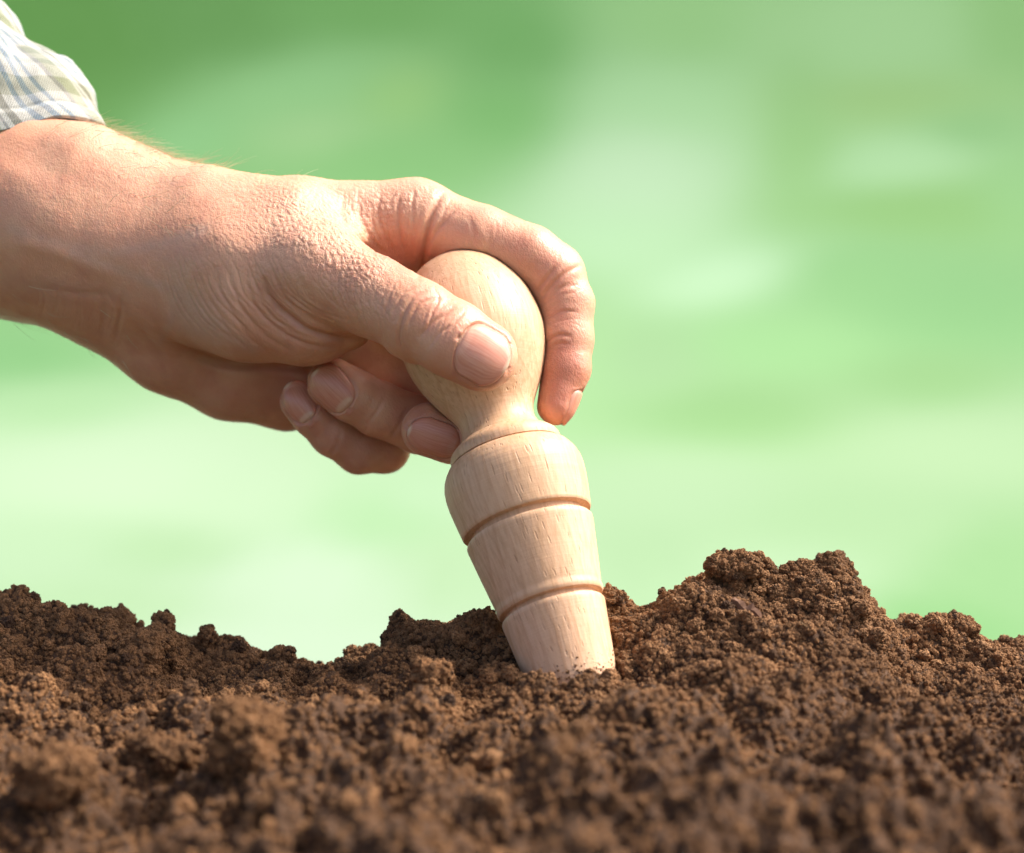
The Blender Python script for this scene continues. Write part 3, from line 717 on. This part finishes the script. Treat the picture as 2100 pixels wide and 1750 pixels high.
# ---------------------------------------------------------------- fingernails
def build_nail(key, n):
    T, N_, B = nail_frame(n); na, nb = 33, 41
    a = np.linspace(-1, 1, na); b = np.linspace(0, 1, nb)
    A, Bb = np.meshgrid(a, b); w = prof_w(Bb)
    w = np.maximum(w, .04)
    x = A * w * n['Wd'] / 2; y = (Bb - .5) * n['L']
    base = n['c'] + x[..., None] * B + y[..., None] * T
    base = base.reshape(-1, 3); p = base + N_ * 70
    hh = np.linspace(60, -60, 121); vals = np.stack([samp(base + N_ * q) for q in hh], 1)
    hit = (vals < 0); first = hit.argmax(1); good = hit.any(1) & (first > 0)
    h = np.where(good, hh[first], 0.)
    v1 = vals[np.arange(len(h)), first]; v0 = vals[np.arange(len(h)), np.maximum(first - 1, 0)]
    h = np.where(good, h - v1 / (v0 - v1 + 1e-9), h)
    med = np.median(h[good]); good &= np.abs(h - med) < 34
    h = h.reshape(nb, na)
    # a nail is stiffer than the skin: fit a smooth cylinder-like patch to what was found
    X = np.stack([np.ones(h.size), x.ravel(), y.ravel(), x.ravel() ** 2, (x * y).ravel(), y.ravel() ** 2], 1)
    ok = (np.abs(A.ravel()) < .85) & good
    co, *_ = np.linalg.lstsq(X[ok], h.ravel()[ok], rcond=None)
    fit = (X @ co).reshape(nb, na)
    h2 = np.where(good.reshape(nb, na) & (np.abs(h - fit) < 6), fit * .6 + h * .4, fit)
    edge = np.maximum(np.abs(A) ** 6, (1 - sstep(0, .10, Bb)))
    lift = 1.6 * (1 - edge) - 2.6 * edge + 2.2 * sstep(.85, 1, Bb)
    top = base.reshape(nb, na, 3) + (h2 + lift)[..., None] * N_
    bot = top - N_ * 4.0
    V = np.concatenate([top.reshape(-1, 3), bot.reshape(-1, 3)])
    f = (np.arange(nb - 1)[:, None] * na + np.arange(na - 1)).ravel(); o = nb * na
    F = [tuple(map(int, q)) for q in np.stack([f, f + 1, f + 1 + na, f + na], 1)] + [tuple(map(int, q)) for q in np.stack([f + na + o, f + 1 + na + o, f + 1 + o, f + o], 1)]
    rim = [*range(na), *[i * na + na - 1 for i in range(1, nb)], *[(nb - 1) * na + i for i in range(na - 2, -1, -1)], *[i * na for i in range(nb - 2, 0, -1)]]
    for i in range(len(rim)):
        p_, q_ = rim[i], rim[(i + 1) % len(rim)]; F.append((q_, p_, p_ + o, q_ + o))
    r = np.sqrt(A ** 2 * 1.0 + ((Bb - .0) / .24) ** 2)
    lun = np.clip((1 - sstep(.75, 1.0, r)) * (.55 if key != 'index' else .2), 0, 1)
    if key in ('thumb', 'middle'): lun = lun * .3
    white = sstep(.925, .96, Bb + .04 * (1 - A ** 2) - .04) * .85
    l = np.clip(lun + white, 0, 1).ravel()
    ob = mesh_obj('fingernail', W(V), F, M_NAIL, attrs={'lunula': np.tile(l, 2), 'across': np.tile(A.ravel(), 2), 'along': np.tile(Bb.ravel(), 2)})
    link_child(ob, hand)
for k_, n in NAILS.items(): build_nail(k_, n)

# ---------------------------------------------------------------- rolled shirt cuff
def closed_curve(pts, n):
    p = np.array([P(*q) for q in pts]); m = len(p); t = np.linspace(0, m, n, endpoint=False); i = t.astype(int); f = (t - i)[:, None]
    p0, p1, p2, p3 = p[(i - 1) % m], p[i % m], p[(i + 1) % m], p[(i + 2) % m]
    return .5 * (2 * p1 + (p2 - p0) * f + (2 * p0 - 5 * p1 + 4 * p2 - p3) * f ** 2 + (3 * p1 - p0 - 3 * p2 + p3) * f ** 3)
def build_cuff():
    ns = 264
    top = closed_curve([(-300, 40, 20), (-120, 10, 30), (-20, 52, 20), (22, 82, 0), (60, 93, -20), (103, 108, -50), (150, 126, -110), (165, 185, -220), (60, 240, -300), (-120, 240, -300), (-300, 180, -200)], ns)
    bot = closed_curve([(-300, 300, 70), (-100, 292, 85), (0, 268, 66), (55, 257, 48), (117, 237, 18), (186, 246, -46), (216, 268, -120), (205, 340, -215), (80, 430, -310), (-120, 420, -330), (-300, 380, -200)], ns)
    far = closed_curve([(-480, -160, -60), (-330, -170, -60), (-200, -120, -60), (-120, -90, -70), (-60, -60, -90), (-30, -20, -120), (0, 20, -160), (0, 60, -240), (-120, 60, -330), (-300, 60, -330), (-480, 0, -240)], ns)
    def loft(name, rows, parent, a0=0.0):
        rows = np.array(rows); m = len(rows)
        seg = np.linalg.norm(np.diff(rows, axis=0), axis=2).mean(1); wef = np.concatenate([[0], np.cumsum(seg)]) * S
        cl = np.linalg.norm(np.roll(rows[m // 2], -1, 0) - rows[m // 2], axis=1); war = np.concatenate([[0], np.cumsum(cl[:-1])]) * S
        V = rows.reshape(-1, 3); c = rows.mean((0, 1)); n = V - c; n /= np.linalg.norm(n, axis=1, keepdims=True)
        V = V + n * (fbm(V / 70, 2, 40) * 9.0 + fbm(V / 24, 2, 41) * 2.2)[:, None]
        i = np.arange(m - 1)[:, None] * ns; j = np.arange(ns); j2 = (j + 1) % ns
        F = np.stack([(i + j), (i + j2), (i + ns + j2), (i + ns + j)], -1).reshape(-1, 4)
        wa = np.tile(war, m) - .55 * np.repeat(wef, ns) + a0
        return mesh_obj(name, W(V), F, M_CLOTH, parent, attrs={'warp': wa, 'weft': np.repeat(wef, ns)})
    cm = (top + bot).mean(0) / 2
    rows = [top + (cm - top) * .10, top + (cm - top) * .03 + np.array([0, 5, 0])]
    for t in np.linspace(0, 1, 64):
        q = top * (1 - t) + bot * t; o = q - cm; o /= np.linalg.norm(o, axis=1, keepdims=True)
        rows.append(q + o * (10 * math.sin(math.pi * t) + 4 * math.sin(2 * math.pi * t) + 5 * sstep(.78, .84, t) - 3.2 * math.exp(-((t - .80) / .018) ** 2)))   # doubled hem below a stitched line
    dwn = (bot - top).mean(0); dwn /= np.linalg.norm(dwn); o = bot - cm; o /= np.linalg.norm(o, axis=1, keepdims=True)
    for a in np.linspace(.3, math.pi, 8): rows.append(bot + dwn * 6 * math.sin(a) - o * 7 * (1 - math.cos(a)) * .5 * 1.6)
    for t in np.linspace(.05, .6, 8): rows.append(bot - o * 11 + (top - bot) * t - o * 6 * t)
    slv_rows = [far * (1 - t) + (top - (top - cm) * .12) * t + (top - cm) * .05 * math.sin(t * 9) for t in np.linspace(0, 1, 24)] + [top * (1 - t) + bot * t - (top - cm) * .2 for t in (.15, .35, .6)]
    slv = loft('sleeve', slv_rows, person, .011)
    cf = loft('cuff', rows, None, .0); link_child(cf, slv)
build_cuff()

# ---------------------------------------------------------------- fine hair on the wrist
def build_hair():
    fr = samp(HV)
    m = ((HU > 60) & (HU < 620) & (NRM[:, 1] > .35) & (HW < 470)) | ((HU < 260) & (NRM[:, 1] < -.5) & (HU > 0))
    c = np.flatnonzero(m)
    wgt = np.where(NRM[c, 1] > 0, np.exp(-((HU[c] - 300) / 140) ** 2) * np.where(np.abs(front[c]) < .35, 3, .5), .10); wgt /= wgt.sum()
    pick = rng.choice(c, 430, p=wgt)
    V = []; F = []
    for i in pick:
        n = NRM[i]; L = rng.uniform(28, 80); base = HV2[i]
        dirn = unit(np.array([.75, -.15, .15]) + rng.normal(0, .3, 3)); dirn = unit(dirn - n * (dirn @ n) * .8 + n * rng.uniform(.25, .6))
        bend = rng.normal(0, .25, 3) - n * .35
        p = base - n * 1.0; d = dirn; r = rng.uniform(.3, .5); k0 = len(V); st = 6
        for s in range(st + 1):
            x = unit(np.cross(d, (0.1, 0.2, 1))); y = np.cross(d, x); rr = r * (1 - .75 * s / st)
            for a in (0, 2.094, 4.189): V.append(p + rr * (x * math.cos(a) + y * math.sin(a)))
            p = p + d * L / st; d = unit(d + bend / st)
        for s in range(st):
            for a in range(3):
                F.append((k0 + s * 3 + a, k0 + s * 3 + (a + 1) % 3, k0 + s * 3 + 3 + (a + 1) % 3, k0 + s * 3 + 3 + a))
    o = mesh_obj('arm_hair', W(np.array(V)), np.array(F), M_HAIR, person); tag(o, kind='stuff')
build_hair()

# ---------------------------------------------------------------- soil
CREST = np.array([(-900, 1240), (-400, 1215), (0, 1238), (60, 1248), (130, 1256), (180, 1253), (250, 1262), (310, 1268), (350, 1285), (400, 1305), (440, 1322), (520, 1340), (570, 1340), (650, 1352), (680, 1372), (700, 1366),
                  (760, 1335), (800, 1312), (850, 1300), (900, 1290), (1000, 1280), (1100, 1275), (1180, 1262), (1245, 1232), (1330, 1228), (1400, 1202), (1440, 1182), (1470, 1172), (1510, 1168), (1560, 1172), (1620, 1174), (1680, 1170), (1740, 1176), (1770, 1210),
                  (1800, 1240), (1840, 1275), (1880, 1300), (1950, 1300), (2000, 1312), (2050, 1332), (2100, 1330), (2500, 1340), (3000, 1370)], float)
CON = W(P(1168, 1378, 400))
def ridge_y(x):   # how far behind the contact point the ridge runs
    return CON[1] + 0.020 + 0.030 * sstep(.02, -.06, x) + .015 * sstep(.03, .10, x) + .004 * np.sin(x * 60)
def ridge_z(x):
    y = ridge_y(x); cz = OFF.z + .75 * math.sin(PITCH); cy = -.75 * math.cos(PITCH)
    dist = (y - cy)
    u = 1050 + x * .75 / ((dist * math.cos(PITCH) + .115 * math.sin(PITCH)) * S)
    v = np.interp(u, CREST[:, 0], CREST[:, 1]) + 6
    ang = np.arctan((v - 875) * S / .75) + PITCH
    return cz - dist * np.tan(ang)
def base_h(x, y):
    yr = ridge_y(x); zr = ridge_z(x)
    f = yr - y                                                   # distance in front of the ridge
    zf = CON[2] - 0.006 - 0.05 * np.clip(CON[1] - y, 0, .4) + .004 * np.sin(x * 23 + 1)       # plain in front
    t = sstep(0.0, .075, f)
    hf = zr * (1 - t) + zf * t - .004 * sstep(.0, .02, f) * (1 - t)
    b = np.clip(-f, 0, None)
    hb = zr - b * b * 9 - b * .25
    h = np.where(f > 0, hf, np.maximum(hb, -.03))
    # where the tool goes in
    r = np.hypot(x - CON[0], (y - CON[1]) * 1.0)
    h = h - .0135 * np.exp(-(r / .030) ** 2) - .006 * np.exp(-((x - CON[0] + .026) / .014) ** 2 - ((y - CON[1] - .004) / .012) ** 2) + .0016 * np.exp(-((r - .023) / .006) ** 2)
    return h
def detail_h(x, y, h):
    p = np.stack([x, y, h * .6], 1)
    rim = sstep(.0, .012, np.abs(ridge_y(x) - y)) * .5 + .5
    d = fbm(p * 38, 3, 50) * .0085 * (.3 + .7 * sstep(0, .02, np.abs(ridge_y(x) - y))) + billow(p * 95, 3, 60) * .0046 * rim + billow(p * 300, 3, 70) * .0019
    fr_ = CON[1] + .03 - y
    d *= 1 + .9 * sstep(.02, .14, fr_)
    f1, f2 = worley(p * np.array([60, 60, 60]), 3)
    d += np.clip(.45 - f1, -.3, .45) * .013
    return d
def build_soil():
    xs = np.concatenate([np.linspace(-.62, -.25, 90, endpoint=False), np.linspace(-.25, .25, 620), np.linspace(.25, .62, 90)[1:]])
    ys = np.concatenate([np.linspace(-.55, -.30, 60, endpoint=False), np.linspace(-.30, .12, 520), np.linspace(.12, .45, 70)[1:]])
    X, Y = np.meshgrid(xs, ys); x, y = X.ravel(), Y.ravel()
    h = base_h(x, y); dd = detail_h(x, y, h)
    edge = np.minimum(.62 - np.abs(x), np.minimum(y + .55, .45 - y)); k = sstep(0, .08, edge)
    z = (h + dd) * k + (1 - k) * (-.04)
    V = np.stack([x + .0016 * vnoise(np.stack([x, y, z], 1) * 260, 5), y + .0016 * vnoise(np.stack([x, y, z], 1) * 260, 6), z], 1)
    nx = len(xs); f = (np.arange(len(ys) - 1)[:, None] * nx + np.arange(nx - 1)).ravel()
    F = np.stack([f, f + 1, f + 1 + nx, f + nx], 1)
    o = mesh_obj('soil', V, F, M_SOIL); tag(o, 'heap of loose dark brown potting soil with a rough ridge', kind='structure')
    return V.reshape(len(ys), nx, 3), xs, ys
SG, SXS, SYS = build_soil()
def soil_at(x, y):
    h = base_h(x, y); return h + detail_h(x, y, h)

def lump_mesh(c, r, seed, sub=5, squash=(1, 1, .8), rot=0):
    bm = bmesh.new(); bmesh.ops.create_icosphere(bm, subdivisions=sub, radius=1); V = np.array([v.co[:] for v in bm.verts]); F = np.array([[v.index for v in f.verts] for f in bm.faces]); bm.free()
    p = V * 1.3 + seed * 3.7
    k = 1 + .65 * fbm(p * 1.1, 3, seed) + .26 * billow(p * 2.2, 3, seed + 3) + .10 * billow(p * 7, 2, seed + 5)
    V = V * k[:, None] * np.array(squash) * r
    cr, sr = math.cos(rot), math.sin(rot); V = np.stack([V[:, 0] * cr - V[:, 2] * sr, V[:, 1], V[:, 0] * sr + V[:, 2] * cr], 1)
    return V + np.array(c), F
CRUMB_PTS = []      # (points, area weight) surfaces the crumbs settle on
def ray_ground(u, v, ybias=0.0):
    """first soil point met along a sight line"""
    o = np.array(cam.matrix_world.translation); dirv = unit(W(P(u, v, 0)) - o)
    t = np.linspace(.35, 1.1, 900); q = o + t[:, None] * dirv
    below = q[:, 2] < soil_at(q[:, 0], q[:, 1]); i = int(np.argmax(below)) if below.any() else None
    return q[i] if i is not None else None
# clods one can tell apart
CLODS = [  # u, v, ridge?, radius mm, squash, rot, label
 (500, 1530, .0075, (1.0, 1, 1.25), .15, 'largest blurred clod of soil in the left foreground, with a dark gap on its left'),
 (340, 1556, .0062, (1.35, 1, .75), 0, 'flat-topped blurred clod just left of the largest foreground clod'),
 (110, 1600, .0072, (1.3, 1, .8), .1, 'broad blurred clod at the bottom left edge of the soil'),
 (820, 1300, .0042, (.9, .9, 1.3), -.3, 'small horn-shaped clod on the ridge left of the dibber'),
 (880, 1318, .0055, (1.2, 1, .9), .2, 'dark shaded clod on the ridge just left of the dibber'),
 (985, 1300, .0058, (1.1, 1, 1), .2, 'dark shaded clod touching the left side of the dibber'),
 (880, 1385, .0042, (1.1, 1, .9), 0, 'rounded clod in front of the shaded ridge clods'),
 (330, 1280, .0024, (1.1, 1, 1.1), 0, 'small pointed dark clod standing up on the left ridge'),
 (420, 1309, .0024, (.9, 1, 1.2), 0, 'smallest dark clod sticking up lower down the left ridge'),
 (575, 1347, .0027, (1.1, 1, 1), 0, 'little dark clod in the dip of the left ridge'),
 (1510, 1162, .0052, (1.25, 1, .8), 0, 'knobbly clod crowning the peak of the right-hand heap'),
 (1705, 1170, .0050, (1.0, 1, .9), 0, 'rough clod at the right end of the heap crest'),
 (1645, 1172, .0036, (1.0, 1, .9), 0, 'small clod between the two bigger ones on the heap crest'),
 (1608, 1167, .0011, (1, 1, 1.1), 0, 'tiny round dark crumb alone on the heap crest'),
 (1250, 1228, .0032, (1.2, 1, .8), 0, 'small clod right beside the dibber on the ridge'),
 (1950, 1290, .0045, (1.5, 1, .7), 0, 'low clod on the right-hand slope near the picture edge'),
 (300, 1330, .0050, (1.3, 1, .8), 0, 'dark clod on the left slope above the largest foreground clod')]
def build_clods():
    for i, (u, v, r, sq, rot, lab) in enumerate(CLODS):
        if v < 1310 and r < .006 or v < 1200:
            k = np.array([(u - 1050)]); # on the ridge: find its depth
            x = (u - 1050) * S * (1.07); y = float(ridge_y(np.array([x]))[0]) - .002
            cz = OFF.z + .75 * math.sin(PITCH); dist = y + .75 * math.cos(PITCH); x = (u - 1050) * S * (dist * math.cos(PITCH) + .115 * math.sin(PITCH)) / .75; y = float(ridge_y(np.array([x]))[0]) - .001
            z = cz - dist * math.tan(math.atan((v - 875) * S / .75) + PITCH)
            c = np.array([x, y, z])
        else:
            c = ray_ground(u, v + .75 * r / S)
            if c is None: continue
            c = c + np.array([0, 0, r * .75])
        V, F = lump_mesh(c, r, i + 1, 5 if r > .003 else 4, sq, rot)
        o = mesh_obj('soil_clod', V, F, M_SOIL); tag(o, lab, 'clod', group='clods of soil')
        CRUMB_PTS.append((V, F, 1.0))
build_clods()

def tri_sample(V, F, n, wfun=None):
    if F.shape[1] == 4: F = np.concatenate([F[:, :3], F[:, [0, 2, 3]]])
    a, b, c = V[F[:, 0]], V[F[:, 1]], V[F[:, 2]]
    nr = np.cross(b - a, c - a); ar = np.linalg.norm(nr, axis=1)
    w = ar.copy()
    if wfun is not None: w *= wfun((a + b + c) / 3)
    w /= w.sum(); i = rng.choice(len(F), n, p=w)
    r1 = np.sqrt(rng.random(n))[:, None]; r2 = rng.random(n)[:, None]
    return a[i] * (1 - r1) + b[i] * r1 * (1 - r2) + c[i] * r1 * r2, nr[i] / (ar[i, None] + 1e-12)

def crumb_group():
    ng = bpy.data.node_groups.new('crumbs', 'GeometryNodeTree')
    ng.interface.new_socket('Geometry', in_out='INPUT', socket_type='NodeSocketGeometry')
    ng.interface.new_socket('Geometry', in_out='OUTPUT', socket_type='NodeSocketGeometry')
    n = ng.nodes; l = ng.links
    gi = n.new('NodeGroupInput'); go = n.new('NodeGroupOutput'); jn = n.new('GeometryNodeJoinGeometry')
    def nd(t, **kw):
        x = n.new(t)
        for a, b in kw.items(): setattr(x, a, b)
        return x
    def lump(radius, sub, amp, scale, seed):
        ico = nd('GeometryNodeMeshIcoSphere'); ico.inputs['Radius'].default_value = radius; ico.inputs['Subdivisions'].default_value = sub
        pos = nd('GeometryNodeInputPosition'); add = nd('ShaderNodeVectorMath', operation='ADD'); add.inputs[1].default_value = (seed * 5.1, seed * 2.3, seed)
        l.new(pos.outputs[0], add.inputs[0])
        nz = nd('ShaderNodeTexNoise'); nz.inputs['Scale'].default_value = scale; nz.inputs['Detail'].default_value = 2
        l.new(add.outputs[0], nz.inputs['Vector'])
        sub_ = nd('ShaderNodeVectorMath', operation='SUBTRACT'); l.new(nz.outputs['Color'], sub_.inputs[0]); sub_.inputs[1].default_value = (.5, .5, .5)
        scl = nd('ShaderNodeVectorMath', operation='SCALE'); l.new(sub_.outputs[0], scl.inputs[0]); scl.inputs['Scale'].default_value = amp
        sp = nd('GeometryNodeSetPosition'); l.new(ico.outputs[0], sp.inputs['Geometry']); l.new(scl.outputs[0], sp.inputs['Offset'])
        return sp.outputs[0]
    for s in range(5):
        core = lump(.75, 2, 1.5, 1.6, s + 1)
        gr = lump(.17, 1, .34, 3.5, s + 9)
        dp = nd('GeometryNodeDistributePointsOnFaces'); l.new(core, dp.inputs['Mesh']); dp.inputs['Density'].default_value = 16.0; dp.inputs['Seed'].default_value = s
        iop = nd('GeometryNodeInstanceOnPoints'); l.new(dp.outputs['Points'], iop.inputs['Points']); l.new(gr, iop.inputs['Instance'])
        rv = nd('FunctionNodeRandomValue', data_type='FLOAT'); rv.inputs[2].default_value = .4; rv.inputs[3].default_value = 1.35; rv.inputs['Seed'].default_value = s
        l.new(rv.outputs[1], iop.inputs['Scale'])
        rr = nd('FunctionNodeRandomValue', data_type='FLOAT_VECTOR'); rr.inputs[1].default_value = (6.28,) * 3
        l.new(rr.outputs[0], iop.inputs['Rotation'])
        rl = nd('GeometryNodeRealizeInstances'); l.new(iop.outputs[0], rl.inputs[0])
        j2 = nd('GeometryNodeJoinGeometry'); l.new(core, j2.inputs[0]); l.new(rl.outputs[0], j2.inputs[0])
        sm = nd('GeometryNodeSetMaterial'); l.new(j2.outputs[0], sm.inputs['Geometry']); sm.inputs['Material'].default_value = M_SOIL
        g2i = nd('GeometryNodeGeometryToInstance'); l.new(sm.outputs[0], g2i.inputs[0]); l.new(g2i.outputs[0], jn.inputs[0])
    iop = nd('GeometryNodeInstanceOnPoints'); iop.inputs['Pick Instance'].default_value = True
    l.new(gi.outputs[0], iop.inputs['Points']); l.new(jn.outputs[0], iop.inputs['Instance'])
    na = nd('GeometryNodeInputNamedAttribute', data_type='FLOAT'); na.inputs[0].default_value = 'size'; l.new(na.outputs[0], iop.inputs['Scale'])
    nr = nd('GeometryNodeInputNamedAttribute', data_type='FLOAT_VECTOR'); nr.inputs[0].default_value = 'rot'
    l.new(nr.outputs[0], iop.inputs['Rotation'])
    l.new(iop.outputs[0], go.inputs[0])
    return ng
NG = crumb_group()
def crumb_object(name, pts, size, label):
    me = bpy.data.meshes.new(name); me.vertices.add(len(pts)); me.vertices.foreach_set('co', pts.astype(np.float32).ravel())
    a = me.attributes.new('size', 'FLOAT', 'POINT'); a.data.foreach_set('value', size.astype(np.float32))
    a = me.attributes.new('rot', 'FLOAT_VECTOR', 'POINT'); a.data.foreach_set('vector', (rng.random((len(pts), 3)) * 6.28).astype(np.float32).ravel())
    me.materials.append(M_SOIL)
    o = bpy.data.objects.new(name, me); COL.objects.link(o)
    md = o.modifiers.new('crumbs', 'NODES'); md.node_group = NG
    tag(o, label, kind='stuff'); return o
def scatter_crumbs():
    nyy, nxx, _ = SG.shape; V = SG.reshape(-1, 3)
    f = (np.arange(nyy - 1)[:, None] * nxx + np.arange(nxx - 1)).ravel(); F = np.stack([f, f + 1, f + 1 + nxx, f + nxx], 1)
    def wf(c):
        x, y = c[:, 0], c[:, 1]; yr = ridge_y(x)
        vis = (np.abs(x) < .22 + 0 * x) & (y > -.30) & (y < yr + .03)
        return vis * (.35 + 1.6 * np.exp(-((y - yr) / .06) ** 2))
    p, n = tri_sample(V, F, 230000, wf)
    s = .00022 + .0010 * rng.random(len(p)) ** 3.2
    s = np.where(rng.random(len(p)) < .02, s * 2.2 + .0006, s)
    p = p + n * (s * rng.uniform(-.2, .7, len(p)))[:, None]
    P_, S_ = [p], [s]
    for (V2, F2, w) in CRUMB_PTS:
        ext = V2.max(0) - V2.min(0); n_ = int(min(7000, max(300, (ext[0] * ext[2]) / 1.1e-7)))
        q, nn = tri_sample(V2, F2, n_); s2 = .00022 + .0010 * rng.random(len(q)) ** 3.2
        s2 = np.minimum(s2, ext[0] * .16)
        P_.append(q + nn * (s2 * rng.uniform(-.3, .6, len(q)))[:, None]); S_.append(s2)
    p = np.concatenate(P_); s = np.concatenate(S_)
    # keep them out of the wooden tool
    L = (p - OFFN) @ R3 / S; ok = dib_sdf(L) > s / S * .5
    # dust and crumbs clinging to the buried end of the tool
    n2 = 650; th = rng.random(n2) * 6.283; base_a = axial(1672)[0]; a_ = base_a - rng.exponential(8, n2) + 12
    rr = np.interp(a_, PA[:, 0], PA[:, 1])
    q = AX_T + ADIR * a_[:, None] + (e1 * np.cos(th)[:, None] + e2 * np.sin(th)[:, None]) * rr[:, None]
    p = np.concatenate([p[ok], W(q)]); s = np.concatenate([s[ok], .00012 + .0004 * rng.random(n2) ** 3]); ok = np.ones(len(p), bool)
    crumb_object('soil_crumbs', p[ok], s[ok], 'loose brown crumbs of potting soil covering the heap')
scatter_crumbs()

def build_bits():
    # curl of reddish bark on the right-hand heap
    c = ray_ground(1535, 1258)
    if c is not None:
        n = 14; V = []; F = []
        for i in range(n):
            t = i / (n - 1); w = .0016 * math.sin(math.pi * (.08 + .86 * t)) * (1 + .3 * math.sin(i * 2.1)); ctr = c + np.array([-.0055 + .011 * t, -.002 * t - .0015, .0042 - .0062 * t + .0006 * math.sin(i)])
            for a, b in ((-1, .0), (0, .00045), (1, 0), (0, -.00035)): V.append(ctr + np.array([a * w * .35, -b * 1.2, a * w * 1.25 + b]))
        for i in range(n - 1):
            for k in range(4): F.append((i * 4 + k, i * 4 + (k + 1) % 4, i * 4 + 4 + (k + 1) % 4, i * 4 + 4 + k))
        F += [(3, 2, 1, 0), tuple((n - 1) * 4 + k for k in range(4))]
        tag(mesh_obj('bark_strip', np.array(V), F, M_CHIP, smooth=False), 'thin brown strip of bark lying on the front of the right-hand heap', 'bark')
    labs = [((1400, 1205), 'curled pale root fibre sticking up from the ridge beside the heap'), ((1715, 1175), 'pale root fibre looping over the right end of the heap crest'), ((1010, 1272), 'fine root hair poking above the ridge just left of the dibber'),
            ((1660, 1290), 'short root fibre lying on the heap slope below its crest'), ((930, 1372), 'long pale root fibre lying across the soil left of the dibber')]
    for (u, v), lab in labs:
        c = ray_ground(u, v + 8)
        if c is None: continue
        V = []; F = []; p = c + np.array([0, -.001, .0002]); d = unit([rng.uniform(-.6, .6), -.3, rng.uniform(.5, 1)]); st = 12; L = rng.uniform(.004, .008); r = .00011
        b = rng.normal(0, 1, 3) * 1.6
        for s in range(st + 1):
            x = unit(np.cross(d, (.3, 1, .2))); y = np.cross(d, x); rr = r * (1 - .6 * s / st)
            for k in range(5): V.append(p + rr * (x * math.cos(k * 1.2566) + y * math.sin(k * 1.2566)))
            p = p + d * L / st; d = unit(d + b / st + rng.normal(0, .12, 3))
        for s in range(st):
            for k in range(5): F.append((s * 5 + k, s * 5 + (k + 1) % 5, s * 5 + 5 + (k + 1) % 5, s * 5 + 5 + k))
        F += [(4, 3, 2, 1, 0), tuple(st * 5 + k for k in range(5))]
        tag(mesh_obj('root_fibre', np.array(V), F, M_ROOT), lab, 'root fibre', group='root fibres in the soil')
build_bits()
